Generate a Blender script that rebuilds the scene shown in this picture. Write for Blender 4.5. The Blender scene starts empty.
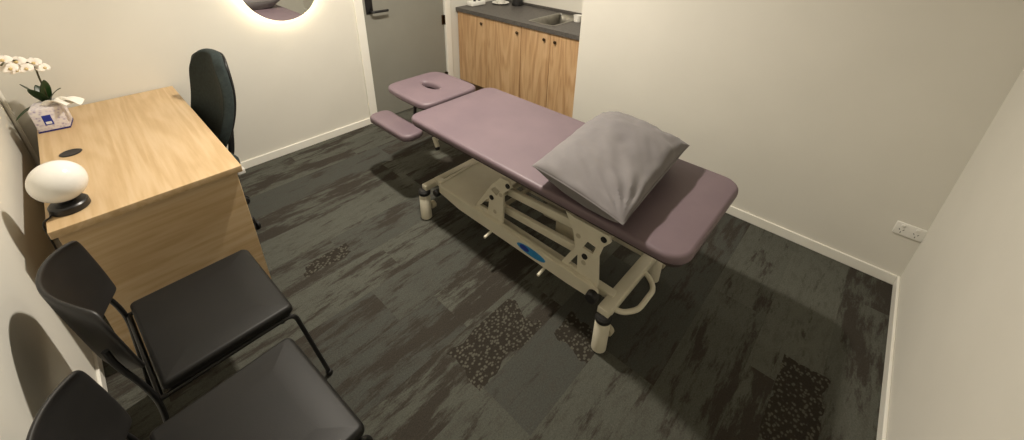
import bpy, bmesh, math, random
from mathutils import Vector, Matrix, noise
random.seed(7)
PI = math.pi
COL = bpy.context.scene.collection
# ------------------------------------------------------------------ materials
def lin(r, g, b):
    f = lambda c: ((c/255+.055)/1.055)**2.4 if c > 10 else c/255/12.92
    return (f(r), f(g), f(b), 1)
class NT:
    def __init__(s, name):
        s.m = bpy.data.materials.new(name); s.m.use_nodes = True
        s.t = s.m.node_tree; s.b = s.t.nodes['Principled BSDF']
    def n(s, typ, props=None, **ins):
        nd = s.t.nodes.new(typ)
        for k, v in (props or {}).items(): setattr(nd, k, v)
        for k, v in ins.items():
            key = int(k[1:]) if k[0] == '_' and k[1:].isdigit() else k.replace('_', ' ')
            s.put(nd.inputs[key], v)
        return nd
    def put(s, sock, v):
        if isinstance(v, bpy.types.NodeSocket): s.t.links.new(v, sock)
        elif isinstance(v, bpy.types.Node): s.t.links.new(v.outputs[0], sock)
        else: sock.default_value = v
    def math(s, op, a, b=0.0, c=0.0):
        return s.n('ShaderNodeMath', {'operation': op}, _0=a, _1=b, _2=c).outputs[0]
    def ramp(s, fac, stops):
        r = s.n('ShaderNodeValToRGB', Fac=fac); e = r.color_ramp.elements
        while len(e) < len(stops): e.new(.5)
        for el, (p, c) in zip(e, stops): el.position = p; el.color = c if len(c) == 4 else (*c, 1)
        return r.outputs[0]
    def mix(s, fac, a, b):
        m = s.n('ShaderNodeMix', {'data_type': 'RGBA'})
        s.put(m.inputs[0], fac); s.put(m.inputs[6], a); s.put(m.inputs[7], b)
        return m.outputs[2]
    def set(s, **k):
        for a, v in k.items(): s.put(s.b.inputs[a.replace('_', ' ')], v)
        return s
    def bump(s, h, strength=.3, dist=.002):
        bn = s.n('ShaderNodeBump', Strength=strength, Distance=dist, Height=h)
        s.put(s.b.inputs['Normal'], bn.outputs[0]); return s
    def obj(s, scale=(1, 1, 1)):
        tc = s.n('ShaderNodeTexCoord')
        return s.n('ShaderNodeMapping', Vector=tc.outputs['Object'], Scale=scale).outputs[0]
def noisy(name, c1, c2, rough=.5, scale=8, metal=0, bump=0, bscale=200, stretch=(1, 1, 1), **kw):
    t = NT(name); v = t.obj(stretch)
    nz = t.n('ShaderNodeTexNoise', Vector=v, Scale=scale, Detail=5.0)
    t.set(Base_Color=t.ramp(nz.outputs[0], [(.3, c1), (.7, c2)]), Roughness=rough, Metallic=metal, **kw)
    if bump:
        b = t.n('ShaderNodeTexNoise', Vector=t.obj(), Scale=bscale, Detail=3.0)
        t.bump(b.outputs[0], bump, .001)
    return t.m
def wood(name, base, dark, light, axis='y', rough=.45):
    t = NT(name)
    sc = {'x': (1.2, 22, 22), 'y': (22, 1.2, 22), 'z': (22, 22, 1.2)}[axis]
    sc2 = {'x': (.35, 3, 3), 'y': (3, .35, 3), 'z': (3, 3, .35)}[axis]
    a = t.n('ShaderNodeTexNoise', Vector=t.obj(sc), Scale=2.2, Detail=7.0, Roughness=.65)
    b = t.n('ShaderNodeTexNoise', Vector=t.obj(sc2), Scale=2.0, Detail=3.0, Distortion=.8)
    w = t.math('SINE', t.math('MULTIPLY', b.outputs[0], 42.0))
    w = t.math('MULTIPLY_ADD', w, .13, a.outputs[0])
    col = t.ramp(w, [(.3, dark), (.5, base), (.72, light)])
    t.set(Base_Color=col, Roughness=rough); t.bump(a.outputs[0], .12, .001)
    return t.m
M = {}
M['wall'] = noisy('wall_paint', lin(218, 215, 205), lin(222, 219, 209), .75, 3, bump=.15, bscale=260)
M['ceiling'] = noisy('ceiling_paint', lin(232, 230, 224), lin(236, 234, 228), .85, 3)
M['trim'] = noisy('trim_gloss_paint', lin(236, 233, 222), lin(240, 238, 230), .35, 6)
M['door'] = noisy('grey_door_paint', lin(134, 133, 124), lin(139, 138, 129), .42, 4, bump=.1)
M['black_metal'] = noisy('black_powder_coat', lin(20, 20, 21), lin(27, 27, 28), .35, 30)
M['chrome'] = noisy('brushed_steel', lin(150, 148, 142), lin(175, 172, 165), .28, 20, metal=1)
M['bronze'] = noisy('dark_bronze', lin(74, 60, 44), lin(96, 80, 60), .35, 30, metal=1)
M['desk'] = wood('light_oak_laminate', lin(198, 170, 130), lin(189, 160, 119), lin(205, 179, 142), 'y')
M['desk_end_lit'] = wood('light_oak_laminate_end_lit', lin(206, 178, 138), lin(196, 166, 124), lin(212, 187, 150), 'x')  # same oak as the desktop, colour lightened to stand in for fill light
M['cab'] = wood('warm_oak_door', lin(194, 158, 116), lin(176, 138, 98), lin(206, 172, 132), 'z')
M['kick'] = noisy('kick_board', lin(110, 84, 58), lin(126, 98, 70), .6, 8)
M['counter'] = noisy('charcoal_laminate', lin(70, 67, 64), lin(92, 88, 84), .5, 60)
M['vinyl_black'] = noisy('black_vinyl', lin(22, 22, 21), lin(26, 25, 24), .50, 10, bump=.25, bscale=420)
for _m in (M['vinyl_black'],): _m.node_tree.nodes['Principled BSDF'].inputs['Specular IOR Level'].default_value = .32
M['shell_black'] = noisy('black_plastic', lin(26, 25, 25), lin(31, 30, 30), .45, 10, bump=.12, bscale=300)
M['mauve'] = noisy('mauve_vinyl', lin(105, 90, 97), lin(114, 98, 104), .5, 5, bump=.3, bscale=320)
M['board'] = noisy('dark_board', lin(50, 40, 40), lin(62, 50, 48), .6, 10)
M['cream'] = noisy('cream_powder_coat', lin(214, 208, 188), lin(220, 215, 196), .38, 12)
M['cream2'] = noisy('cream_plastic', lin(176, 168, 146), lin(188, 180, 158), .5, 12)
M['rubber'] = noisy('black_rubber', lin(18, 17, 17), lin(26, 25, 24), .65, 20)
M['white_plastic'] = noisy('white_plastic', lin(232, 230, 222), lin(238, 236, 230), .35, 10)
M['fabric_green'] = noisy('dark_green_fabric', lin(32, 41, 41), lin(42, 52, 51), .9, 60, bump=.5, bscale=500)
M['leaf'] = noisy('orchid_leaf', lin(24, 44, 20), lin(40, 66, 30), .35, 14)
M['stem'] = noisy('orchid_stem', lin(52, 50, 28), lin(74, 72, 42), .5, 30)
M['petal'] = noisy('orchid_petal', lin(240, 232, 220), lin(246, 240, 232), .6, 30)
M['lip'] = noisy('orchid_lip', lin(214, 190, 130), lin(226, 204, 160), .6, 40)
M['pot'] = noisy('white_glazed_pot', lin(225, 222, 214), lin(232, 229, 222), .25, 10)
M['soil'] = noisy('bark_mix', lin(50, 36, 24), lin(90, 66, 44), .9, 60)
M['glass_white'] = noisy('opal_glass', lin(236, 234, 228), lin(240, 238, 233), .18, 6)
M['glass_white'].node_tree.nodes['Principled BSDF'].inputs['Subsurface Weight'].default_value = .0
M['tissue'] = noisy('tissue_paper', lin(240, 236, 226), lin(246, 243, 236), .9, 20)
M['blue'] = noisy('blue_print', lin(24, 44, 140), lin(32, 54, 156), .5, 20)
M['navy'] = noisy('navy_print', lin(30, 30, 104), lin(38, 38, 118), .5, 20)
M['sky'] = noisy('sky_blue_print', lin(38, 130, 190), lin(56, 150, 206), .4, 20)
M['orange'] = noisy('orange_plastic', lin(196, 88, 40), lin(206, 98, 50), .5, 20)
M['ledwhite'] = noisy('print_white', lin(225, 225, 225), lin(232, 232, 232), .5, 20)
def m_pillow():
    t = NT('grey_cotton'); v = t.obj()
    a = t.n('ShaderNodeTexNoise', Vector=v, Scale=7.0, Detail=4.0, Distortion=.6)
    f = t.n('ShaderNodeTexNoise', Vector=v, Scale=340.0, Detail=2.0)
    t.set(Base_Color=t.ramp(a.outputs[0], [(.3, lin(112, 108, 109)), (.7, lin(120, 116, 116))]), Roughness=.85, Sheen_Weight=.15)
    t.bump(t.math('MULTIPLY_ADD', f.outputs[0], .15, a.outputs[0]), .5, .006); return t.m
M['pillow'] = m_pillow()
def m_tissuebox():
    t = NT('patterned_card'); v = t.obj()
    a = t.n('ShaderNodeTexVoronoi', {'feature': 'F1'}, Vector=v, Scale=75.0)
    b = t.n('ShaderNodeTexNoise', Vector=v, Scale=60.0, Detail=3.0)
    s = t.math('MULTIPLY_ADD', b.outputs[0], .6, a.outputs[0])
    t.set(Base_Color=t.ramp(s, [(.35, lin(158, 146, 178)), (.6, lin(206, 198, 208)), (.9, lin(226, 220, 220))]), Roughness=.5); return t.m
M['card'] = m_tissuebox()
def m_carpet():
    t = NT('plank_carpet'); tc = t.n('ShaderNodeTexCoord'); P = tc.outputs['Object']
    s = t.n('ShaderNodeSeparateXYZ', Vector=P); X, Y = s.outputs[0], s.outputs[1]
    row = t.math('FLOOR', t.math('DIVIDE', t.math('ADD', Y, 4 - 1.30 + .10), .25))
    rh = t.n('ShaderNodeTexWhiteNoise', {'noise_dimensions': '1D'}, W=row).outputs['Value']
    xs = t.math('ADD', X, rh)
    colm = t.math('FLOOR', xs)
    cell = t.n('ShaderNodeCombineXYZ', X=row, Y=colm, Z=3.0)
    wn = t.n('ShaderNodeTexWhiteNoise', {'noise_dimensions': '3D'}, Vector=cell.outputs[0])
    h1 = wn.outputs['Value']; hc = t.n('ShaderNodeSeparateColor', Color=wn.outputs['Color'])
    h2, h3 = hc.outputs[1], hc.outputs[2]
    # each plank samples its own patch of the pattern
    off = t.n('ShaderNodeCombineXYZ', X=t.math('MULTIPLY', h2, 17.0), Y=t.math('MULTIPLY', h3, 9.0), Z=0.0)
    pv = t.n('ShaderNodeVectorMath', {'operation': 'ADD'}, _0=P, _1=off.outputs[0]).outputs[0]
    st = t.n('ShaderNodeMapping', Vector=pv, Scale=(1.2, 5.6, 1.0)).outputs[0]
    n1 = t.n('ShaderNodeTexNoise', Vector=st, Scale=1.6, Detail=7.0, Roughness=.74, Distortion=.1).outputs[0]
    st2 = t.n('ShaderNodeMapping', Vector=pv, Scale=(6.0, 16.0, 1.0)).outputs[0]
    n2 = t.n('ShaderNodeTexNoise', Vector=st2, Scale=2.2, Detail=5.0, Roughness=.7).outputs[0]
    fine = t.n('ShaderNodeTexNoise', Vector=P, Scale=150.0, Detail=4.0, Roughness=.8).outputs[0]
    speck = t.n('ShaderNodeTexNoise', Vector=P, Scale=420.0, Detail=2.0).outputs[0]
    base = t.mix(h1, lin(82, 83, 76), lin(91, 92, 84))
    base = t.mix(t.ramp(h3, [(.72, (0, 0, 0)), (.76, (1, 1, 1))]), base, lin(74, 75, 70))
    base = t.mix(t.ramp(n2, [(.48, (0, 0, 0)), (.62, (.45, .45, .45))]), base, lin(74, 71, 65))
    thr = t.math('MULTIPLY_ADD', h2, .13, n1)
    base = t.mix(t.ramp(thr, [(.565, (0, 0, 0)), (.64, (1, 1, 1))]), base, lin(61, 57, 51))
    # pebble marks in some planks
    vo = t.n('ShaderNodeTexVoronoi', {'feature': 'SMOOTH_F1'}, Vector=t.n('ShaderNodeMapping', Vector=P, Scale=(60, 74, 1)).outputs[0], Scale=1.0, Smoothness=.25, Randomness=1.0).outputs[0]
    peb = t.mix(t.ramp(vo, [(.28, (0, 0, 0)), (.46, (1, 1, 1))]), lin(88, 86, 77), lin(52, 48, 42))
    big = t.n('ShaderNodeTexNoise', Vector=P, Scale=11.0, Detail=2.0).outputs[0]
    def box(x0, x1, y0, y1):
        dx = t.math('SUBTRACT', (x1-x0)/2, t.math('ABSOLUTE', t.math('SUBTRACT', X, (x0+x1)/2)))
        dy = t.math('SUBTRACT', (y1-y0)/2, t.math('ABSOLUTE', t.math('SUBTRACT', Y, (y0+y1)/2)))
        e = t.math('MINIMUM', dx, dy)
        e = t.math('ADD', e, t.math('MULTIPLY_ADD', big, .12, -.06))
        return t.math('MULTIPLY', t.math('GREATER_THAN', e, .004), t.math('GREATER_THAN', dy, 0.0))
    mask = box(1.03, 1.42, 1.20, 1.42)
    for b in ((1.42, 1.56, .95, 1.15), (1.62, 2.05, .17, .34), (.80, 1.05, 2.26, 2.36), (2.30, 2.5, 1.2, 1.4)):
        mask = t.math('MAXIMUM', mask, box(*b))
    base = t.mix(mask, base, peb)
    val = t.math('MULTIPLY_ADD', fine, 1.15, t.math('MULTIPLY', speck, .6))
    val = t.math('ADD', val, .02)
    hv = t.n('ShaderNodeVectorMath', {'operation': 'SCALE'}, _0=base, Scale=val)
    t.set(Base_Color=hv.outputs[0], Roughness=.95); t.b.inputs['Specular IOR Level'].default_value = .1
    t.bump(fine, .6, .004); return t.m
M['carpet'] = m_carpet()
def m_mirror():
    t = NT('mirror_glass'); a = t.n('ShaderNodeTexNoise', Scale=2.0)
    t.set(Base_Color=t.ramp(a.outputs[0], [(0, (.86, .87, .85)), (1, (.88, .89, .87))]), Metallic=1.0, Roughness=.015); return t.m
M['mirror'] = m_mirror()
def m_emit(name, col, st):
    t = NT(name); t.set(Base_Color=col, Emission_Color=col, Emission_Strength=st, Roughness=.5); return t.m
M['led'] = m_emit('led_strip_glow', (1, .86, .62, 1), 32)
# ------------------------------------------------------------------ mesh helpers
def tagp(o, label=None, cat=None, group=None, kind=None):
    if label: o['label'] = label
    if cat: o['category'] = cat
    if group: o['group'] = group
    if kind: o['kind'] = kind
    return o
ORG = {}
def thing(name, label, cat, loc=(0, 0, 0), group=None, world=True):
    o = bpy.data.objects.new(name, None); COL.objects.link(o); o.location = loc; o.empty_display_size = .1
    ORG[o] = Vector(loc) if world else Vector((0, 0, 0))
    return tagp(o, label, cat, group)
def obj(name, bm, mat, parent=None, smooth=True, sub=0, solid=0, bevel=0, label=None):
    org = ORG.get(parent, Vector((0, 0, 0)))
    if org.length: bmesh.ops.translate(bm, verts=bm.verts, vec=-org)
    bmesh.ops.recalc_face_normals(bm, faces=bm.faces)
    me = bpy.data.meshes.new(name); bm.to_mesh(me); bm.free()
    me.materials.append(M[mat] if isinstance(mat, str) else mat)
    o = bpy.data.objects.new(name, me); COL.objects.link(o)
    if parent: o.parent = parent; ORG[o] = org
    if smooth:
        for p in me.polygons: p.use_smooth = True
        me.set_sharp_from_angle(angle=math.radians(38))
    if solid:
        md = o.modifiers.new('s', 'SOLIDIFY'); md.thickness = solid; md.offset = 0
    if bevel:
        md = o.modifiers.new('b', 'BEVEL'); md.width = bevel; md.segments = 3; md.limit_method = 'ANGLE'
    if sub:
        md = o.modifiers.new('u', 'SUBSURF'); md.levels = sub; md.render_levels = sub
    if label: o['label'] = label
    return o
def B(): return bmesh.new()
def join(bm, o):
    me = bpy.data.meshes.new('t'); o.to_mesh(me); o.free(); bm.from_mesh(me); bpy.data.meshes.remove(me)
def box(bm, x0, x1, y0, y1, z0, z1, bev=0, seg=2, rot=None):
    b = bmesh.new(); bmesh.ops.create_cube(b, size=1)
    bmesh.ops.scale(b, vec=(x1-x0, y1-y0, z1-z0), verts=b.verts)
    if bev: bmesh.ops.bevel(b, geom=list(b.edges), offset=bev, segments=seg, affect='EDGES', profile=.5)
    if rot: bmesh.ops.rotate(b, verts=b.verts, cent=(0, 0, 0), matrix=rot)
    bmesh.ops.translate(b, vec=((x0+x1)/2, (y0+y1)/2, (z0+z1)/2), verts=b.verts)
    join(bm, b); return bm
def cyl(bm, p, q, r, r2=None, seg=20, bev=0):
    p, q = Vector(p), Vector(q); d = q-p
    b = bmesh.new(); bmesh.ops.create_cone(b, cap_ends=True, segments=seg, radius1=r, radius2=r if r2 is None else r2, depth=d.length)
    if bev:
        ed = [e for e in b.edges if len(e.link_faces) == 2 and any(len(f.verts) > 4 for f in e.link_faces)]
        bmesh.ops.bevel(b, geom=ed, offset=bev, segments=3, affect='EDGES', profile=.5)
    bmesh.ops.rotate(b, verts=b.verts, cent=(0, 0, 0), matrix=d.to_track_quat('Z', 'Y').to_matrix())
    bmesh.ops.translate(b, verts=b.verts, vec=(p+q)/2)
    join(bm, b); return bm
def beam(bm, p, q, w, h, bev=.004):
    """rectangular bar from p to q, w wide (horizontal), h high"""
    p, q = Vector(p), Vector(q); d = q-p; z = d.normalized()
    up = Vector((0, 0, 1)) if abs(z.z) < .95 else Vector((0, 1, 0))
    x = up.cross(z).normalized(); y = z.cross(x)
    b = bmesh.new(); bmesh.ops.create_cube(b, size=1)
    bmesh.ops.scale(b, vec=(w, h, d.length), verts=b.verts)
    if bev: bmesh.ops.bevel(b, geom=list(b.edges), offset=bev, segments=2, affect='EDGES', profile=.5)
    m = Matrix((x, y, z)).transposed()
    bmesh.ops.rotate(b, verts=b.verts, cent=(0, 0, 0), matrix=m)
    bmesh.ops.translate(b, verts=b.verts, vec=(p+q)/2)
    join(bm, b); return bm
def smooth_path(pts, n=6, r=.35):
    """round the corners of a polyline"""
    pts = [Vector(p) for p in pts]; out = [pts[0]]
    for i in range(1, len(pts)-1):
        a, b, c = pts[i-1], pts[i], pts[i+1]
        da = min(r, (b-a).length*.48); dc = min(r, (c-b).length*.48)
        s = b+(a-b).normalized()*da; e = b+(c-b).normalized()*dc
        for k in range(n+1):
            t = k/n; out.append(s*(1-t)**2+b*2*t*(1-t)+e*t*t)
    out.append(pts[-1]); return out
def tube(bm, pts, r, seg=10, rr=None, corner=.04):
    pts = smooth_path(pts, 6, corner) if corner else [Vector(p) for p in pts]
    rings = []; up = None
    for i, p in enumerate(pts):
        d = (pts[min(i+1, len(pts)-1)]-pts[max(i-1, 0)]).normalized()
        if up is None: up = Vector((0, 0, 1)) if abs(d.z) < .9 else Vector((1, 0, 0))
        x = up.cross(d).normalized(); y = d.cross(x); up = y
        rad = r if rr is None else rr(i/(len(pts)-1))
        rings.append([bm.verts.new(p+(x*math.cos(a)+y*math.sin(a))*rad) for a in [2*PI*k/seg for k in range(seg)]])
    for A, C in zip(rings, rings[1:]):
        for k in range(seg): bm.faces.new((A[k], A[(k+1) % seg], C[(k+1) % seg], C[k]))
    bm.faces.new(rings[0][::-1]); bm.faces.new(rings[-1]); return bm
def loft(bm, loops, cap=(True, True), closed=False):
    R = [[bm.verts.new(p) for p in L] for L in loops]; n = len(R[0])
    prs = list(zip(R, R[1:]))+([(R[-1], R[0])] if closed else [])
    for A, C in prs:
        for k in range(n): bm.faces.new((A[k], A[(k+1) % n], C[(k+1) % n], C[k]))
    if not closed:
        if cap[0]: bm.faces.new(R[0][::-1])
        if cap[1]: bm.faces.new(R[-1])
    return bm
def lathe(bm, c, prof, seg=36, sx=1, sy=1):
    loops = [[(c[0]+r*sx*math.cos(a), c[1]+r*sy*math.sin(a), c[2]+z) for a in [2*PI*k/seg for k in range(seg)]] for r, z in prof]
    return loft(bm, loops)
def rrect(cx, cy, hx, hy, r, z, n=8, radii=None):
    pts = []; rs = radii or (r, r, r, r)
    for (sx, sy, a0), rr in zip(((1, 1, 0), (-1, 1, 90), (-1, -1, 180), (1, -1, 270)), rs):
        rr = max(min(rr, hx, hy), .0005)
        for k in range(n+1):
            a = math.radians(a0+90*k/n)
            pts.append((cx+sx*(hx-rr)+rr*math.cos(a), cy+sy*(hy-rr)+rr*math.sin(a), z))
    return pts
def slab(bm, x0, x1, y0, y1, z0, z1, r=.05, e=.015, radii=None, zf=None, n=8, dome=.0):
    """padded slab: rounded corners in plan, rounded edges in section"""
    cx, cy, hx, hy = (x0+x1)/2, (y0+y1)/2, (x1-x0)/2, (y1-y0)/2
    prof = [(e*(1-math.cos(a)), z0+e*.5*(1-math.sin(a))) for a in [PI/2*k/4 for k in range(4, -1, -1)]][::1]
    prof = [(e*.5*(1-math.cos(math.radians(a))), z0+e*.5*(1-math.sin(math.radians(a)))) for a in (90, 60, 30, 0)]
    prof += [(e*(1-math.cos(math.radians(a))), z1-e*(1-math.sin(math.radians(a)))) for a in (0, 20, 40, 60, 80, 90)]
    lim = min(hx, hy)*.9; prof += [(min(e+.03, e+(lim-e)*.4), z1+dome*.4), (min(e+.08, lim), z1+dome)]
    loops = []
    for ins, z in prof:
        rs = [max(q-ins, .002) for q in (radii or (r,)*4)]
        L = rrect(cx, cy, hx-ins, hy-ins, 0, z, n, rs)
        loops.append(L)
    if zf: loops = [[(x, y, z+zf(x, y)) for x, y, z in L] for L in loops]
    return loft(bm, loops)
def grid(bm, nu, nv, f, closed_u=False):
    V = [[bm.verts.new(f(i/nu, j/nv)) for j in range(nv+1)] for i in range(nu+1)]
    for i in range(nu):
        for j in range(nv): bm.faces.new((V[i][j], V[i+1][j], V[i+1][j+1], V[i][j+1]))
    return bm
def prism(bm, outline, axis, a0, a1, bev=0):
    """outline: list of 2-D points, extruded along axis from a0 to a1"""
    mk = {'x': lambda u, v, a: (a, u, v), 'y': lambda u, v, a: (u, a, v), 'z': lambda u, v, a: (u, v, a)}[axis]
    b = bmesh.new(); loft(b, [[mk(u, v, a0) for u, v in outline], [mk(u, v, a1) for u, v in outline]])
    if bev: bmesh.ops.bevel(b, geom=list(b.edges), offset=bev, segments=2, affect='EDGES')
    join(bm, b); return bm
def struct(name, bm, mat, **k):
    o = obj(name, bm, mat, smooth=False, **k); o['kind'] = 'structure'; return o
# ------------------------------------------------------------------ room
W, L, H, KY, KX = 2.893, 3.604, 2.45, 2.10, 2.984
DL, DR = 2.000, 2.826
struct('floor', box(B(), -.1, 3.7, -.1, 3.75, -.08, 0), 'carpet')
struct('ceiling', box(B(), -.1, 3.7, -.1, 3.75, H, H+.08), 'ceiling')
struct('wall_left', box(B(), -.1, 0, -.1, L+.1, 0, H), 'wall')
struct('wall_front', box(B(), 0, 3.66, -.1, 0, 0, H), 'wall')
bm = B(); box(bm, 0, DL-.02, L, L+.12, 0, H); box(bm, DL-.02, DR+.02, L, L+.12, 2.06, H); box(bm, DR+.02, 3.66, L, L+.12, 0, H)
struct('wall_back', bm, 'wall')
bm = B(); box(bm, W, 3.66, 0, KY, 0, H); box(bm, W, 3.56, KY, L, 2.15, H)
struct('wall_right', bm, 'wall')
struct('wall_alcove', box(B(), 3.56, 3.66, KY, L, 0, H), 'wall')
def base(name, x0, x1, y0, y1):
    struct(name, box(B(), x0, x1, y0, y1, 0, .062, .003, 2), 'trim')
base('baseboard_back', .012, 1.928, L-.012, L)
base('baseboard_left', 0, .012, .012, L-.0)
base('baseboard_right', W-.012, W, .012, KY)
base('baseboard_front', 0, W, 0, .012)
struct('trim_1', tube(B(), [(.010, L-.010, .062), (.010, L-.010, H)], .0095, 8, corner=0), 'trim')
# door frame
bm = B()
box(bm, 1.928, DL, L-.018, L, 0, 2.10, .004); box(bm, DR, W-.0, L-.018, L, 0, 2.10, .004); box(bm, 1.928, W, L-.018, L, 2.04, 2.11, .004)
box(bm, DL-.02, DL, L-.004, L+.10, 0, 2.04); box(bm, DR, DR+.02, L-.004, L+.10, 0, 2.04); box(bm, DL-.02, DR+.02, L-.004, L+.10, 2.03, 2.06)
struct('trim_2', bm, 'trim')
bm = B(); box(bm, DL+.003, DR-.003, L+.006, L+.044, .006, 2.03, .002)
door = struct('door_1', bm, 'door'); 
bm = B(); box(bm, 2.030, 2.092, L-.004, L+.008, .965, 1.16, .004, 3)
hd = obj('door_handle', bm, 'black_metal', door, label='black lever handle on a long back plate')
bm = B(); tube(bm, [(2.062, L+.0, .985), (2.062, L-.05, .985), (2.20, L-.052, .985)], .0105, 12, corner=.02)
obj('lever', bm, 'black_metal', hd)
bm = B(); cyl(bm, (2.062, L-.004, 1.09), (2.062, L-.016, 1.09), .014); obj('lock_cylinder', bm, 'black_metal', hd)
for z in (.225, .80, 1.8):
    bm = B(); cyl(bm, (DR-.002, L-.006, z-.045), (DR-.002, L-.006, z+.045), .008, seg=12); box(bm, DR-.03, DR-.002, L+.001, L+.008, z-.045, z+.045)
    obj('hinge', bm, 'bronze', door)
# alcove trim lines
struct('trim_3', box(B(), 3.548, 3.56, 2.46, 2.475, .9, 1.5, .002), 'counter')
# ceiling downlight rings
LIGHTS = [(1.47, 2.20), (2.45, 2.25)]
for i, (x, y) in enumerate(LIGHTS):
    bm = B(); lathe(bm, (x, y, H), [(.062, -.001), (.062, -.006), (.085, -.006), (.085, -.001)], 32); struct('trim_%d' % (4+i), bm, 'trim')
# ------------------------------------------------------------------ double socket
so = thing('power_socket', 'white double power socket low on the wall beside the room corner', 'socket', (W, .056, .333))
bm = B(); box(bm, W-.009, W, -.001, .113, .298, .370, .004, 3); obj('face_plate', bm, 'white_plastic', so)
for y in (.085, .030):
    bm = B(); box(bm, W-.013, W-.008, y-.007, y+.007, .347, .362, .002); obj('switch', bm, 'white_plastic', so)
    bm = B()
    for dy, rz in ((-.008, .5), (.008, -.5)):
        box(bm, W-.0095, W-.0085, y+dy-.0012, y+dy+.0012, .326, .335, rot=Matrix.Rotation(rz, 3, 'X'))
    box(bm, W-.0095, W-.0085, y-.0012, y+.0012, .309, .319)
    obj('pin_slots', bm, 'black_metal', so, smooth=False)
# ------------------------------------------------------------------ mirror
MC = Vector((1.405, L, 1.278)); MR = .256
mi = thing('round_mirror', 'round frameless backlit mirror glowing on the back wall', 'mirror', (MC.x, L, MC.z))
def discy(bm, r, y0, y1, seg=72, r2=None):
    return loft(bm, [[(MC.x+r*math.cos(a), y0, MC.z+r*math.sin(a)) for a in [2*PI*k/seg for k in range(seg)]],
                     [(MC.x+(r2 or r)*math.cos(a), y1, MC.z+(r2 or r)*math.sin(a)) for a in [2*PI*k/seg for k in range(seg)]]])
obj('mirror_glass', discy(B(), MR, L-.040, L-.034), 'mirror', mi)
obj('backing_box', discy(B(), MR-.045, L-.034, L-.001), 'white_plastic', mi)
bm = B(); seg = 72
loops = []
for r, y in ((MR-.044, L-.026), (MR-.030, L-.026), (MR-.030, L-.014), (MR-.044, L-.014)):
    loops.append([(MC.x+r*math.cos(2*PI*k/seg), y, MC.z+r*math.sin(2*PI*k/seg)) for k in range(seg)])
loft(bm, loops, closed=True)
obj('light_strip', bm, 'led', mi, label='glowing warm white light strip')
# ------------------------------------------------------------------ kitchenette
def cabinet(y0, y1, seam, knobs, label):
    c = thing('base_cabinet', label, 'cabinet', (KX+.28, (y0+y1)/2, 0), 'oak cabinets under the worktop')
    bm = B(); box(bm, KX+.02, 3.54, y0, y1, .15, .70); box(bm, KX+.02, KX+.045, y0, y1, .15, .862); box(bm, 3.535, 3.552, y0, y1, .15, .862)
    for yy in (y0, y1-.016): box(bm, KX+.02, 3.54, yy, yy+.016, .15, .862)
    obj('body', bm, 'cab', c, smooth=False)
    bm = B(); box(bm, KX+.06, KX+.076, y0, y1, 0, .15); obj('kick_board', bm, 'kick', c, smooth=False)
    for (a, b), ky in zip(((y0, seam), (seam, y1)), knobs):
        bm = B(); box(bm, KX, KX+.018, a+.0015, b-.0015, .152, .858, .0015, 1)
        d = obj('door', bm, 'cab', c)
        bm = B(); lathe(bm, (0, 0, 0), [(.0001, .024), (.010, .023), (.014, .018), (.013, .013), (.006, .009), (.006, 0), (.0001, 0)], 20)
        bmesh.ops.rotate(bm, verts=bm.verts, cent=(0, 0, 0), matrix=Matrix.Rotation(-PI/2, 3, 'Y'))
        bmesh.ops.translate(bm, verts=bm.verts, vec=(KX, ky, .80)); obj('knob', bm, 'bronze', d)
cabinet(2.76, 3.596, 3.185, (2.795, 3.245), 'oak two-door cabinet under the worktop, beside the grey door')
cabinet(2.104, 2.757, 2.441, (2.381, 2.494), 'oak two-door cabinet under the sink, beside the white wall end')
# worktop with a hole for the sink
SX0, SX1, SY0, SY1 = 3.06, 3.50, 2.475, 2.735
wt = thing('worktop', 'dark charcoal worktop running over the oak cabinets', 'worktop', (3.27, 2.85, .862))
bm = B(); x0, x1, y0, y1 = KX-.018, 3.556, 2.104, 3.60
for a in ((x0, SX0, y0, y1), (SX1, x1, y0, y1), (SX0, SX1, y0, SY0), (SX0, SX1, SY1, y1)): box(bm, *a, .864, .90)
obj('slab', bm, 'counter', wt, smooth=False)
bm = B(); box(bm, 3.546, 3.5585, y0, y1, .90, .925, .002); obj('upstand', bm, 'counter', wt)
sk = thing('kitchen_sink', 'small stainless steel sink set into the dark worktop', 'sink', (3.28, 2.59, .9))
cx, cy, hx, hy = (SX0+SX1)/2, (SY0+SY1)/2, (SX1-SX0)/2, (SY1-SY0)/2
bm = B(); loops = [rrect(cx, cy, hx+.012, hy+.012, .03, .9005), rrect(cx, cy, hx+.012, hy+.012, .03, .9035), rrect(cx, cy, hx-.004, hy-.004, .025, .9035), rrect(cx, cy, hx-.010, hy-.010, .025, .895),
                   rrect(cx, cy, hx-.014, hy-.014, .025, .745), rrect(cx, cy, hx-.03, hy-.03, .02, .735)]
loft(bm, loops, cap=(False, True)); obj('basin', bm, 'chrome', sk)
bm = B(); lathe(bm, (cx, cy, .735), [(.035, .0005), (.035, .003), (.02, .003), (.018, .001)], 24); obj('drain', bm, 'chrome', sk)
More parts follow.
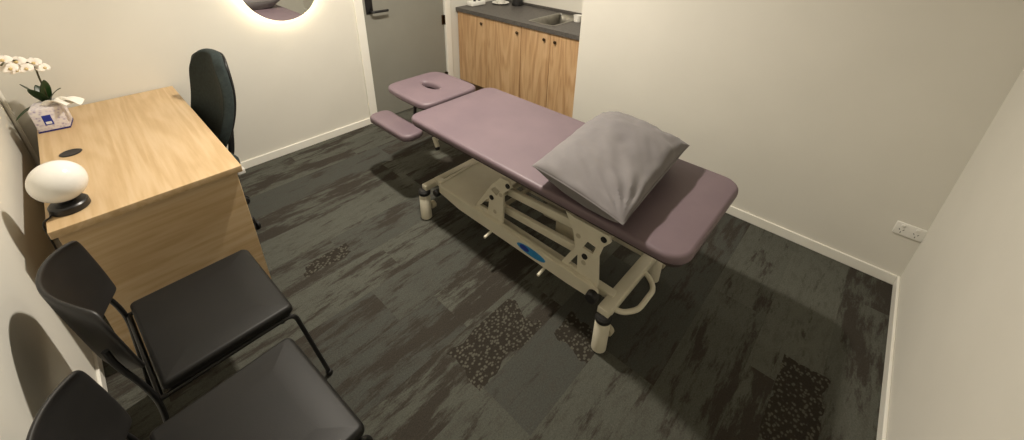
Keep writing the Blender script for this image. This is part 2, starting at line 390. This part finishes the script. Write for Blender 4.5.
# things on the worktop
mg = thing('white_mug', 'white mug at the sink edge beside the white wall end', 'mug', (3.335, 2.425, .901))
bm = B(); lathe(bm, (3.335, 2.425, .9002), [(.026, 0), (.030, .004), (.036, .055), (.036, .058), (.033, .058), (.031, .05), (.026, .008)], 28); obj('body', bm, 'white_plastic', mg)
bm = B(); tube(bm, [(3.37, 2.425, .95), (3.395, 2.425, .95), (3.395, 2.425, .92), (3.366, 2.425, .918)], .004, 8, corner=.015); obj('handle', bm, 'white_plastic', mg)
bm = B(); lathe(bm, (3.335, 2.425, .925), [(.0001, 0), (.0325, 0), (.0325, .012), (.0001, .012)], 24); obj('drink', bm, 'soil', mg)
bw = thing('white_dish', 'shallow white dish on the worktop between the boxes and the dark jar', 'dish', (3.40, 3.42, .9))
bm = B(); lathe(bm, (3.41, 3.42, .901), [(.045, 0), (.075, .006), (.088, .016), (.085, .018), (.06, .009), (.0001, .007)], 36); obj('plate', bm, 'white_plastic', bw)
bm = B(); lathe(bm, (3.41, 3.42, .909), [(.03, 0), (.045, .02), (.05, .07), (.046, .07), (.028, .006), (.001, .004)], 30); obj('bowl', bm, 'white_plastic', bw)
jr = thing('dark_jar', 'dark round jar standing at the back of the worktop', 'jar', (3.478, 3.255, .9))
bm = B(); lathe(bm, (3.478, 3.255, .9015), [(.05, 0), (.056, .006), (.056, .10), (.05, .112), (.044, .114)], 30); obj('body', bm, 'shell_black', jr)
bm = B(); lathe(bm, (3.478, 3.255, 1.0142), [(.046, 0), (.046, .016), (.01, .02), (.008, .03), (.001, .032)], 30); obj('lid', bm, 'shell_black', jr)
for px, py, lb in ((3.10, 3.555, 'small white power block at the left end of the worktop, nearer the front'), ):
    pb = thing('power_board', lb.replace('power block', 'box with two dark plugs').replace(', nearer the front', ''), 'power board', (3.17, 3.55, .9))
    bm = B(); box(bm, 3.09, 3.27, 3.49, 3.58, .9015, .945, .01, 3); obj('body', bm, 'white_plastic', pb)
    for q in (3.145, 3.205):
        bm = B(); cyl(bm, (q, 3.52, .945), (q, 3.52, .975), .014, .011, 16, .003); obj('plug', bm, 'black_metal', pb)
# ------------------------------------------------------------------ desk
dk = thing('office_desk', 'light oak office desk standing against the left wall', 'desk', (.376, 2.95, 0))
bm = B(); slab(bm, .086, .670, 2.307, 3.588, .700, .730, .004, .002, dome=0); obj('desktop', bm, 'desk', dk)
bm = B(); box(bm, .10, .650, 2.328, 2.353, 0, .699, .001, 1); obj('end_panel', bm, 'desk_end_lit', dk)
bm = B(); box(bm, .10, .650, 3.550, 3.575, 0, .699, .001, 1); obj('end_panel', bm, 'desk_end_lit', dk)
bm = B(); box(bm, .14, .158, 2.354, 3.549, .30, .699, .001, 1); obj('modesty_panel', bm, 'desk', dk)
bm = B(); lathe(bm, (.182, 2.946, .7302), [(.001, 0), (.036, 0), (.038, .002), (.034, .004), (.028, .0035), (.001, .003)], 32)
obj('cable_grommet', bm, 'black_metal', dk, label='round black cable grommet')
# ------------------------------------------------------------------ lamp
lp = thing('table_lamp', 'white glass globe lamp on a black disc base on the desk', 'lamp', (.152, 2.432, .73))
lx, ly = .152, 2.432
bm = B(); lathe(bm, (lx, ly, .7305), [(.001, 0), (.052, 0), (.055, .004), (.054, .024), (.049, .029), (.02, .030), (.02, .034), (.001, .034)], 40); obj('base', bm, 'black_metal', lp)
bm = B(); prof = []
for k in range(25):
    a = -PI/2+PI*k/24; prof.append((max(.0005, .076*math.cos(a)), .076*math.sin(a)))
lathe(bm, (lx+.002, ly+.010, .8395), prof, 48); obj('lamp_shade', bm, 'glass_white', lp, label='squashed opal glass globe')
bm = B(); tube(bm, [(lx-.052, ly-.004, .737), (.10, ly-.03, .7345), (.084, ly-.04, .734), (.076, ly-.045, .72), (.072, ly-.045, .4), (.05, ly-.04, .05)], .003, 8, corner=.01); obj('cord', bm, 'black_metal', lp)
# ------------------------------------------------------------------ tissue box
tb = thing('tissue_box', 'patterned cube tissue box at the far corner of the desk', 'tissue box', (.155, 3.32, .73))
rz = -.10
def rot_about(bm, c, a): bmesh.ops.rotate(bm, verts=bm.verts, cent=c, matrix=Matrix.Rotation(a, 3, 'Z'))
TC = (.150, 3.335, .73); ta = math.radians(-8)
bm = B(); box(bm, .101, .210, 3.280, 3.395, .7305, .848, .002, 2); rot_about(bm, TC, ta); tbx = obj('box', bm, 'card', tb)
bm = B(); box(bm, .1004, .2106, 3.2794, 3.3956, .7308, .739, 0); rot_about(bm, TC, ta); obj('bottom_band', bm, 'navy', tbx, smooth=False, label='dark blue band round the foot of the box')
bm = B(); box(bm, .134, .164, 3.2788, 3.2802, .765, .815, 0); rot_about(bm, TC, ta); lg = obj('logo_panel', bm, 'blue', tbx, smooth=False, label='blue printed panel with a small white mark')
bm = B(); box(bm, .139, .159, 3.2780, 3.2787, .770, .783, 0); rot_about(bm, TC, ta); obj('logo_mark', bm, 'ledwhite', tbx, smooth=False, label='small white printed mark')
bm = B()
def tis(u, v):
    a = (u-.5)*2; s = .012+.055*v
    x = .172+a*(.044-.008*v)+.046*v; y = 3.325+.020*math.sin(a*5+v*2)*(.4+v)-.012*v
    z = .846+.040*math.sin(v*PI*.62)+.006*math.sin(a*7)-.020*v*v
    return (x+.03*v*v, y-.03*v*v, z)
grid(bm, 24, 10, lambda u, v: tis(u, v*1.15)); rot_about(bm, TC, ta); obj('tissue', bm, 'tissue', tb, solid=.002, sub=1, label='white tissue pulled up out of the box')
# ------------------------------------------------------------------ orchid
oc = thing('potted_orchid', 'white flowering orchid in a pot behind the tissue box', 'orchid', (.16, 3.47, .73))
bm = B(); lathe(bm, (.16, 3.475, .7305), [(.032, 0), (.036, .003), (.046, .085), (.048, .09), (.044, .09), (.040, .075), (.001, .074)], 32); obj('pot', bm, 'pot', oc)
bm = B(); lathe(bm, (.16, 3.475, .805), [(.001, .006), (.03, .005), (.040, .0)], 20); obj('bark', bm, 'soil', oc)
def leaf(p0, dirv, ln, wd, lift, droop):
    bm = B(); d = Vector(dirv).normalized(); s = d.cross(Vector((0, 0, 1))).normalized()
    def f(u, v):
        w = wd*math.sin(PI*min(1, .12+u*.88))**.7*(v-.5)*2*(1 if u < 1 else 0)
        p = Vector(p0)+d*ln*u+Vector((0, 0, 1))*(lift*u-droop*u*u)+s*w
        p.z += abs(v-.5)*.3*wd
        return p
    grid(bm, 12, 4, f); return bm
for dv, ln, wd, li, dr in (((-.35, -.8, 0), .09, .024, .14, .03), ((.9, -.3, 0), .07, .020, .12, .05), ((-.1, .3, 0), .05, .020, .12, .03), ((-1, -.9, 0), .16, .012, .07, .09), ((.4, -.6, 0), .045, .026, .15, .02), ((-.7, .0, 0), .06, .022, .15, .03)):
    obj('leaf', leaf((.158, 3.470, .812), dv, ln, wd, li, dr), 'leaf', oc, solid=.0025, sub=1)
spike = [(.160, 3.47, .81), (.170, 3.445, .90), (.172, 3.43, .965), (.178, 3.41, 1.012), (.166, 3.37, 1.055), (.140, 3.30, 1.088), (.112, 3.23, 1.105), (.10, 3.19, 1.10)]
obj('flower_stem', tube(B(), spike, .0036, 8, corner=.03), 'stem', oc)
def flower(c, d, s=1.0):
    bm = B(); z = Vector(d).normalized(); x = z.cross(Vector((0, 0, 1))).normalized(); y = x.cross(z)
    c = Vector(c)
    for a, ln, wd in ((90, .030, .011), (215, .028, .010), (325, .028, .010), (12, .032, .019), (168, .032, .019)):
        a = math.radians(a); dd = x*math.cos(a)+y*math.sin(a); ss = z.cross(dd)
        def f(u, v, dd=dd, ss=ss, ln=ln, wd=wd):
            w = wd*s*math.sin(PI*min(1, .1+.9*u))**.6*(v-.5)*2 if u < 1 else 0
            return c+dd*ln*s*u+ss*w+z*(.007*s*math.sin(u*PI)-.006*s*u)
        grid(bm, 8, 4, f)
    fl = obj('flower', bm, 'petal', oc, solid=.0012, sub=1)
    bm = B(); b2 = bmesh.new(); bmesh.ops.create_icosphere(b2, subdivisions=2, radius=.007*s); bmesh.ops.translate(b2, verts=b2.verts, vec=c+z*.007*s-y*.004*s); join(bm, b2)
    obj('flower_lip', bm, 'lip', fl)
for c, d, s in (((.203, 3.41, 1.008), (.5, -.7, .45), .95), ((.180, 3.385, 1.045), (.1, -.8, .5), 1.0), ((.150, 3.355, 1.032), (.3, -.8, .3), 1.0), ((.138, 3.30, 1.080), (-.1, -.7, .6), 1.05),
                ((.112, 3.26, 1.066), (.3, -.9, .3), 1.0), ((.108, 3.225, 1.112), (.0, -.7, .7), 1.0), ((.123, 3.305, 1.044), (.5, -.8, .1), .9)):
    flower(c, d, s)
# white adapter on the floor
ad = thing('plug_adapter', 'small white block on the floor against the back wall beyond the desk', 'adapter', (.87, 3.55, 0))
bm = B(); box(bm, .845, .895, 3.535, 3.585, 0, .040, .006, 3); obj('body', bm, 'white_plastic', ad)
# ------------------------------------------------------------------ task chair
tc = thing('task_chair', 'dark green fabric office chair pushed in behind the desk', 'office chair', (.548, 3.03, 0), world=False); tc.rotation_euler = (0, 0, math.radians(12))
TY = 0.0
def backf(u, v, off=0.):
    s = (u-.5)*2; t = (v-.5)*2
    # squircle plan of the rest
    w = .190*(1-.22*max(0, t)**2.2-.16*max(0, -t)**2.5)
    y = TY+w*s*math.sqrt(max(0, 1-.5*abs(t)**6*.35))
    z = .770+.270*t*math.sqrt(max(0, 1-.38*abs(s)**3.0))
    x = .165+.245*(z-.50)-.035*s*s+.018*math.cos(t*2.2)+off
    return (x, y, z)
bm = B(); grid(bm, 20, 24, backf); o = obj('backrest', bm, 'fabric_green', tc, solid=.050, sub=2)
bm = B(); grid(bm, 16, 20, lambda u, v: backf(.03+u*.94, .03+v*.94, .033)); obj('back_shell', bm, 'shell_black', tc, solid=.014, sub=1)
bm = B(); slab(bm, -.235, .200, TY-.225, TY+.225, .415, .475, .09, .025, dome=.008); obj('seat', bm, 'fabric_green', tc)
bm = B(); slab(bm, -.21, .175, TY-.20, TY+.20, .398, .415, .08, .006); box(bm, -.07, .07, TY-.06, TY+.06, .36, .40, .01); obj('seat_pan', bm, 'shell_black', tc)
bm = B(); tube(bm, [(.04, TY, .385), (.22, TY, .385), (.245, TY, .47), (.285, TY, .68)], .016, 12, corner=.06); obj('back_stem', bm, 'black_metal', tc)
bm = B(); cyl(bm, (0, TY, .10), (0, TY, .25), .027); cyl(bm, (0, TY, .25), (0, TY, .37), .017); obj('gas_column', bm, 'black_metal', tc)
bm = B(); cyl(bm, (0, TY, .065), (0, TY, .115), .045, .035, 24, .005)
ca = math.atan2(2.862-3.055, .772-.567)-math.radians(12)
for k in range(5):
    a = ca+2*PI*k/5; ex, ey = .0+.262*math.cos(a), TY+.262*math.sin(a)
    beam(bm, (0, TY, .092), (ex, ey, .070), .034, .026, .006)
sb = obj('star_base', bm, 'shell_black', tc)
for k in range(5):
    a = ca+2*PI*k/5; ex, ey = .0+.262*math.cos(a), TY+.262*math.sin(a)
    bm = B(); d = Vector((math.cos(a+.9), math.sin(a+.9), 0)); c0 = Vector((ex, ey, .0265))
    for s in (-1, 1): cyl(bm, c0+d*s*.006, c0+d*s*.022, .026, seg=20, bev=.004)
    cyl(bm, c0, c0+Vector((0, 0, .05)), .008); obj('castor', bm, 'rubber', sb)
# ------------------------------------------------------------------ visitor chairs
def visitor(loc, rzd, label):
    c = thing('visitor_chair', label, 'chair', loc, 'black visitor chairs along the left wall', world=False); c.rotation_euler = (0, 0, math.radians(rzd))
    bm = B(); slab(bm, -.185, .195, -.218, .218, .428, .460, .02, .014, radii=(.022, .016, .016, .022), dome=.003,
                   zf=lambda x, y: -.014*max(0, (x-.10)/.10)**2)
    obj('seat', bm, 'vinyl_black', c)
    bm = B(); slab(bm, -.178, .185, -.211, .211, .408, .424, .02, .005, zf=lambda x, y: -.012*max(0, (x-.10)/.10)**2); obj('seat_pan', bm, 'shell_black', c)
    def f(u, v):
        s = (u-.5)*2; t = (v-.5)*2
        y = .226*s*(1-.14*max(0, t)**6-.10*max(0, -t)**3)
        z = .672+.148*t*(1-.14*abs(s)**4)-.012*abs(s)**2*(t > 0)*t
        x = -.288+.084*abs(s)**2.0-.014*t
        return (x, y, z)
    bm = B(); grid(bm, 22, 14, f); obj('backrest', bm, 'shell_black', c, solid=.013, sub=2)
    for s in (-1, 1):
        bm = B(); tube(bm, [(.05, s*.213, .410), (.190, s*.216, .410), (.247, s*.222, .012)], .0080, 12, corner=.035)
        lg = obj('leg', bm, 'black_metal', c)
        bm = B(); cyl(bm, (.2485, s*.2223, 0), (.246, s*.2218, .022), .0125, seg=14, bev=.003); obj('foot', bm, 'rubber', lg)
        bm = B(); tube(bm, [(-.245, s*.222, .012), (-.202, s*.217, .40), (-.214, s*.214, .50), (-.240, s*.200, .60), (-.244, s*.195, .66)], .0080, 12, corner=.06)
        lg = obj('leg', bm, 'black_metal', c)
        bm = B(); cyl(bm, (-.2465, s*.2223, 0), (-.244, s*.2218, .022), .0125, seg=14, bev=.003); obj('foot', bm, 'rubber', lg)
    bm = B()
    for s in (-1, 1): tube(bm, [(-.198, s*.214, .412), (.06, s*.213, .410)], .0080, 10, corner=0)
    tube(bm, [(-.197, -.214, .410), (-.197, .214, .410)], .008, 10, corner=0); tube(bm, [(.15, -.212, .398), (.15, .212, .398)], .008, 10, corner=0)
    obj('seat_frame', bm, 'black_metal', c)
    return c
visitor((.385, 1.913, 0), 2.5, 'black armless visitor chair beside the end of the desk')
visitor((.358, 1.366, 0), 4.5, 'black armless visitor chair in the near left corner, away from the desk')
# ------------------------------------------------------------------ treatment table
tt = thing('treatment_table', 'mauve padded adjustable treatment table on a cream steel frame', 'treatment table', (1.80, 1.55, 0))
ZT = .685
bm = B(); slab(bm, 1.496, 2.152, .700, 2.298, .645, ZT, .05, .017, radii=(.075, .065, .085, .085), dome=.003, n=10)
mc = obj('main_cushion', bm, 'mauve', tt)
bm = B(); slab(bm, 1.508, 2.140, .716, 2.286, .632, .6448, .05, .002, dome=0); obj('cushion_board', bm, 'board', mc)
# head cushion with breathing hole
HX0, HX1, HY0, HY1 = 1.640, 2.098, 2.330, 2.795; hcx, hcy = (HX0+HX1)/2, (HY0+HY1)/2; FX, FY = 1.878, 2.58
N = 72
def outer(a, ins):
    hx, hy = (HX1-HX0)/2-ins, (HY1-HY0)/2-ins; c, s = math.cos(a), math.sin(a); n = 7.0
    r = (abs(c/hx)**n+abs(s/hy)**n)**(-1/n); x, y = r*c, r*s
    # the free end narrows a little
    k = 1-.07*max(0, y/hy)**2
    return (hcx+x*k, hcy+y)
def inner(a, ins):
    return (FX+(.034+ins)*math.cos(a), FY+(.085+ins)*math.sin(a))
bm = B(); loops = []
e = .017; z0 = .645
for fn, ins, z in [(outer, .010, z0), (outer, 0, z0+.008)]+[(outer, e*(1-math.cos(math.radians(q))), ZT-e*(1-math.sin(math.radians(q)))) for q in (0, 25, 50, 75, 90)]+[(outer, .05, ZT+.002)]+\
        [(inner, .030, ZT+.001), (inner, .016, ZT-.001), (inner, .006, ZT-.007), (inner, 0, ZT-.02), (inner, 0, z0)]:
    loops.append([(*fn(2*PI*k/N, ins), z) for k in range(N)])
loft(bm, loops, closed=True); hcu = obj('head_cushion', bm, 'mauve', tt)
bm = B(); loops = [[(*outer(2*PI*k/N, .02), z) for k in range(N)] for z in (.632, .6448)]+[[(*inner(2*PI*k/N, .004), z) for k in range(N)] for z in (.6448, .632)]
loft(bm, loops, closed=True); obj('cushion_board', bm, 'board', hcu)
# arm rests
for x0, x1 in ((1.516, 1.672), (2.08, 2.24)):
    bm = B(); slab(bm, x0, x1, 2.375, 2.822, .456, .500, .05, .018, radii=(.058,)*4, dome=.002, n=8); ar = obj('arm_rest', bm, 'mauve', tt)
    bm = B(); slab(bm, x0+.018, x1-.018, 2.42, 2.78, .446, .4575, .04, .002, dome=0); obj('cushion_board', bm, 'board', ar)
    sgn = 1 if x0 < 1.8 else -1; xi = x1-.05 if sgn > 0 else x0+.05; xo = 1.76 if sgn > 0 else 2.0
    bm = B(); tube(bm, [(xi, 2.60, .432), (xo-.02*sgn, 2.60, .432), (xo, 2.60, .628)], .011, 12, corner=.03); box(bm, xi-.03, xi+.03, 2.56, 2.64, .430, .4445, .003)
    obj('arm_bracket', bm, 'black_metal', ar)
bm = B(); beam(bm, (1.76, 2.20, .6165), (1.76, 2.76, .6165), .028, .028); beam(bm, (2.0, 2.20, .6165), (2.0, 2.76, .6165), .028, .028); beam(bm, (1.76, 2.72, .618), (2.0, 2.72, .618), .03, .02)
obj('head_frame', bm, 'cream', tt)
bm = B(); cyl(bm, (1.648, 2.235, .44), (1.648, 2.262, .50), .014, seg=16, bev=.003); tube(bm, [(1.66, 2.25, .48), (1.72, 2.25, .56), (1.76, 2.25, .60)], .010, 10); lv = obj('head_lever', bm, 'cream', tt)
bm = B(); cyl(bm, (1.645, 2.228, .425), (1.645, 2.236, .442), .015, seg=16, bev=.003); obj('knob', bm, 'rubber', lv)
# upper frame
bm = B()
for x in (1.60, 2.06): beam(bm, (x, .80, .607), (x, 2.26, .607), .03, .048)
for y in (.84, 1.12, 1.62, 2.22): beam(bm, (1.60, y, .607), (2.06, y, .607), .03, .04)
obj('upper_frame', bm, 'cream', tt)
# base frame
BX0, BX1, BY0, BY1 = 1.512, 2.020, .958, 2.204
bm = B()
beam(bm, (1.500, BY0, .222), (2.035, BY0, .222), .055, .050, .006); beam(bm, (1.505, BY1, .228), (2.035, BY1, .228), .045, .035, .006)
for x in (1.60, 1.94): beam(bm, (x, BY0, .235), (x, BY1, .245), .04, .04, .005)
obj('base_frame', bm, 'cream', tt)
for x in (1.535, 1.995):
    bm = B()
    o = [(2.075, .252), (2.075, .305), (1.05, .305), (1.01, .280), (1.01, .232), (1.15, .228), (1.9, .228)]
    prism(bm, o, 'x', x-.014, x+.014, .004); sp = obj('side_rail', bm, 'cream', tt)
    if x < 1.8:
        # oval maker's badge
        bm = B(); pts = [(1.372+.088*math.cos(2*PI*k/36), .268+.023*math.sin(2*PI*k/36)) for k in range(36)]
        prism(bm, pts, 'x', x-.0162, x-.0142); bd = obj('badge', bm, 'sky', sp, label='sky blue oval badge')
        bm = B(); pts = [(1.412+.030*math.cos(2*PI*k/24), .269+.015*math.sin(2*PI*k/24)) for k in range(24)]
        prism(bm, pts, 'x', x-.0172, x-.0163); obj('badge_emblem', bm, 'blue', sp, label='dark blue emblem on the badge')
        for y in (1.655, 1.295):
            bm = B(); tube(bm, [(x+.02, y, .216), (x-.055, y-.004, .208)], .0075, 10, corner=0); obj('pedal_peg', bm, 'cream', sp)
# tray plate at the head end
bm = B(); prism(bm, [(1.535, 2.075), (2.0, 2.105), (2.0, 1.76), (1.90, 1.74), (1.66, 1.74), (1.60, 1.80), (1.535, 1.80)], 'z', .292, .300)
beam(bm, (1.535, 2.085, .288), (2.0, 2.110, .288), .02, .04); obj('base_tray', bm, 'cream', tt)
# pivot brackets
def holes_plate(x, outline, wins):
    """plate with see-through windows, laid in the y-z plane"""
    b = bmesh.new(); prism(b, outline, 'x', x-.005, x+.005)
    return b
def plate(x, outer, holes, th=.012):
    b = bmesh.new(); ed = []
    for L_ in [outer]+holes:
        vs = [b.verts.new((x, y, z)) for y, z in L_]
        ed += [b.edges.new((vs[k], vs[(k+1) % len(vs)])) for k in range(len(vs))]
    bmesh.ops.triangle_fill(b, use_beauty=True, use_dissolve=False, edges=ed, normal=(1, 0, 0))
    return b
def ring(y, z, r, n=14): return [(y+r*math.cos(2*PI*k/n), z+r*math.sin(2*PI*k/n)) for k in range(n)]
for x in (1.552, 1.978):
    obj('pivot_bracket', plate(x, [(1.79, .300), (1.665, .500), (1.60, .575), (1.548, .575), (1.530, .545), (1.582, .490), (1.585, .300)],
        [[(1.757, .322), (1.682, .412), (1.690, .322)], [(1.668, .470), (1.644, .500), (1.606, .488), (1.630, .450)], ring(1.662, .424, .011)]), 'cream', tt, smooth=False, solid=.012)
    obj('pivot_bracket', plate(x, [(1.215, .592), (1.17, .582), (1.005, .584), (.992, .556), (1.023, .512), (1.036, .45), (1.02, .300), (1.03, .262), (1.10, .262), (1.215, .300), (1.150, .432), (1.165, .503)],
        [[(1.114, .452), (1.094, .498), (1.052, .493), (1.063, .447)], ring(1.098, .413, .011), [(1.176, .316), (1.134, .399), (1.128, .318)]]), 'cream', tt, smooth=False, solid=.012)
for x in (1.60, 1.93):
    for (y0, z0), (y1, z1) in (((1.64, .345), (1.10, .375)), ((1.60, .47), (1.14, .50))):
        bm = B(); beam(bm, (x, y0, z0), (x, y1, z1), .024, .044, .005); obj('lift_arm', bm, 'cream', tt)
for y, z in ((1.64, .345), (1.60, .47), (1.10, .375), (1.14, .50)):
    bm = B(); cyl(bm, (1.545, y, z), (1.985, y, z), .012, seg=14); obj('pivot_shaft', bm, 'cream2', tt)
for y, z in ((1.552, .548), (1.022, .555), (1.662, .424), (1.098, .413)):
    bm = B(); cyl(bm, (1.540, y, z), (1.558, y, z), .0135, seg=16, bev=.002); obj('pivot_cap', bm, 'rubber', tt)
# actuator
bm = B(); cyl(bm, (1.74, 1.66, .33), (1.72, 1.36, .385), .020, seg=20); cyl(bm, (1.72, 1.44, .372), (1.71, 1.24, .40), .034, seg=24, bev=.006); ac = obj('actuator', bm, 'cream2', tt)
bm = B(); box(bm, 1.665, 1.745, 1.225, 1.345, .315, .395, .012, 3); obj('motor', bm, 'cream2', ac)
bm = B(); cyl(bm, (1.70, 1.215, .36), (1.70, 1.19, .36), .030, seg=20, bev=.004); obj('motor_cap', bm, 'rubber', ac)
for i, y in enumerate((1.475, 1.435)):
    bm = B(); b2 = bmesh.new(); bmesh.ops.create_uvsphere(b2, u_segments=12, v_segments=8, radius=.010); bmesh.ops.translate(b2, verts=b2.verts, vec=(1.700, y, .395)); join(bm, b2)
    obj('cable_clip', bm, 'orange', ac, label='small orange clip')
# foot bar loop
bm = B(); tube(bm, [(1.560, BY0-.01, .215), (1.575, .905, .205), (1.64, .862, .200), (1.79, .862, .200), (1.835, .905, .205), (1.840, BY0-.01, .215)], .012, 12, corner=.03); obj('foot_bar', bm, 'cream', tt)
bm = B(); cyl(bm, (1.525, 1.020, .262), (1.492, 1.020, .262), .030, .026, 24, .005); obj('lock_knob', bm, 'rubber', tt)
bm = B(); cyl(bm, (1.530, 2.090, .245), (1.500, 2.090, .245), .024, .022, 24, .005); obj('lock_knob', bm, 'rubber', tt)
# castors
for x, y in ((1.508, 2.206), (1.508, .954), (2.035, 2.206), (2.035, .954)):
    bm = B(); lathe(bm, (x, y, .004), [(.028, 0), (.033, .004), (.033, .176), (.030, .180), (.001, .180)], 32); ct = obj('castor_housing', bm, 'cream', tt)
    bm = B(); lathe(bm, (x, y, .184), [(.034, 0), (.036, .004), (.036, .020), (.028, .030), (.001, .032)], 28); obj('castor_cap', bm, 'rubber', ct)
    bm = B(); cyl(bm, (x+.030, y-.012, .085), (x+.058, y-.012, .085), .024, seg=24, bev=.004); obj('castor_wheel', bm, 'cream2', ct)
    bm = B(); cyl(bm, (x, y, 0), (x, y, .012), .026, seg=20); obj('castor_tread', bm, 'rubber', ct)
# ------------------------------------------------------------------ pillow
A_, B_, C_, D_ = Vector((1.490, 1.362, .777)), Vector((1.440, .910, .766)), Vector((2.095, .945, .795)), Vector((2.120, 1.405, .785))
pw = thing('grey_pillow', 'grey cotton pillow lying on the foot half of the mauve treatment table', 'pillow', (1.88, 1.2, ZT))
def pill(s, t, side):
    ps = s*(1-.035*(1-t*t)); pt = t*(1-.035*(1-s*s))
    u, v = (ps+1)/2, (pt+1)/2           # u: near -> far side (x), v: foot -> head (y)
    P = B_*(1-u)*(1-v)+A_*(1-u)*v+C_*u*(1-v)+D_*u*v
    m = (max(0, 1-abs(s)**2.6)*max(0, 1-abs(t)**2.6))**.44
    n1 = noise.noise(Vector((s*1.7, t*1.7, 3.1)))
    # creases running from the corners
    ang = math.atan2(t+1.0, s+1.05); ang2 = math.atan2(1.05-t, 1.05-s); ang3 = math.atan2(t+1.05, 1.05-s)
    d1, d2, d3 = math.hypot(s+1, t+1), math.hypot(1-s, 1-t), math.hypot(1-s, t+1)
    cr = .010*math.sin(ang*17+n1*4)*math.exp(-d1*1.3)*min(1, d1*2)+.005*math.sin(ang2*15+n1*4)*math.exp(-d2*1.4)*min(1, d2*2)+.006*math.sin(ang3*15+1+n1*4)*math.exp(-d3*1.4)*min(1, d3*2)
    wv = .010*n1+.009*noise.noise(Vector((s*4, t*2.2, 9)))-.010*abs(noise.noise(Vector((s*5-t*2, t*2.2+s, 5))))
    if side > 0: z = P.z+.094*m*(1+.28*s+.12*t)+(cr+wv)*min(1, m*2.2)
    else: z = max(P.z-.16*m**1.3+.4*cr, ZT+.0045) if m > 0 else P.z
    return Vector((P.x, P.y, z))
bm = B(); n_, k_ = 56, 44
ss = [math.sin((i/n_-.5)*PI) for i in range(n_+1)]; ts = [math.sin((j/k_-.5)*PI) for j in range(k_+1)]
top = [[bm.verts.new(pill(a, b, 1)) for b in ts] for a in ss]
bot = [[top[i][j] if i in (0, n_) or j in (0, k_) else bm.verts.new(pill(ss[i], ts[j], -1)) for j in range(k_+1)] for i in range(n_+1)]
for i in range(n_):
    for j in range(k_):
        bm.faces.new((top[i][j], top[i+1][j], top[i+1][j+1], top[i][j+1])); bm.faces.new((bot[i][j], bot[i][j+1], bot[i+1][j+1], bot[i+1][j]))
o = obj('pillowcase', bm, 'pillow', pw); o.data.shade_smooth()
# piped seam round the edge
bm = B(); ed = [pill(-1, t, 1) for t in ts]+[pill(s, 1, 1) for s in ss[1:]]+[pill(1, t, 1) for t in ts[::-1][1:]]+[pill(s, -1, 1) for s in ss[::-1][1:]]
tube(bm, ed, .0028, 6, corner=0); obj('seam', bm, 'pillow', pw)
# ------------------------------------------------------------------ light
def area(name, loc, size, power, col=(1, .915, .79)):
    l = bpy.data.lights.new(name, 'AREA'); l.shape = 'DISK'; l.size = size; l.energy = power; l.color = col; l.spread = math.radians(170)
    o = bpy.data.objects.new(name, l); COL.objects.link(o); o.location = loc; return o
PW = (58, 6)
for (x, y), p in zip(LIGHTS, PW): area('ceiling_downlight', (x, y, H-.008), .12, p)
area('kitchen_downlight', (3.2, 2.9, 2.14), .08, 3)
w = bpy.data.worlds.new('w'); bpy.context.scene.world = w; w.use_nodes = True
w.node_tree.nodes['Background'].inputs[0].default_value = (1, .9, .75, 1); w.node_tree.nodes['Background'].inputs[1].default_value = .05
# ------------------------------------------------------------------ camera
Cc = Vector((0.3514635, 0.4480576, 1.7238648)); R_ = Vector((0.679542, -0.7334057, 0.0184051)); U_ = Vector((0.3072705, 0.3073054, 0.9006377)); F_ = Vector((0.6661888, 0.6063658, -0.4341808))
cam = bpy.data.cameras.new('camera'); co = bpy.data.objects.new('camera', cam); COL.objects.link(co)
m = Matrix((R_, U_, -F_)).transposed().to_4x4(); m.translation = Cc; co.matrix_world = m
cam.sensor_width = 36; cam.lens = 411.4005/1024*36; cam.shift_y = (112.7553-220)/1024; cam.clip_start = .02
sc = bpy.context.scene; sc.camera = co
sc.view_settings.view_transform = 'Standard'; sc.view_settings.look = 'None'; sc.view_settings.gamma = 1; sc.view_settings.use_curve_mapping = False
sc.view_settings.exposure = 0.0
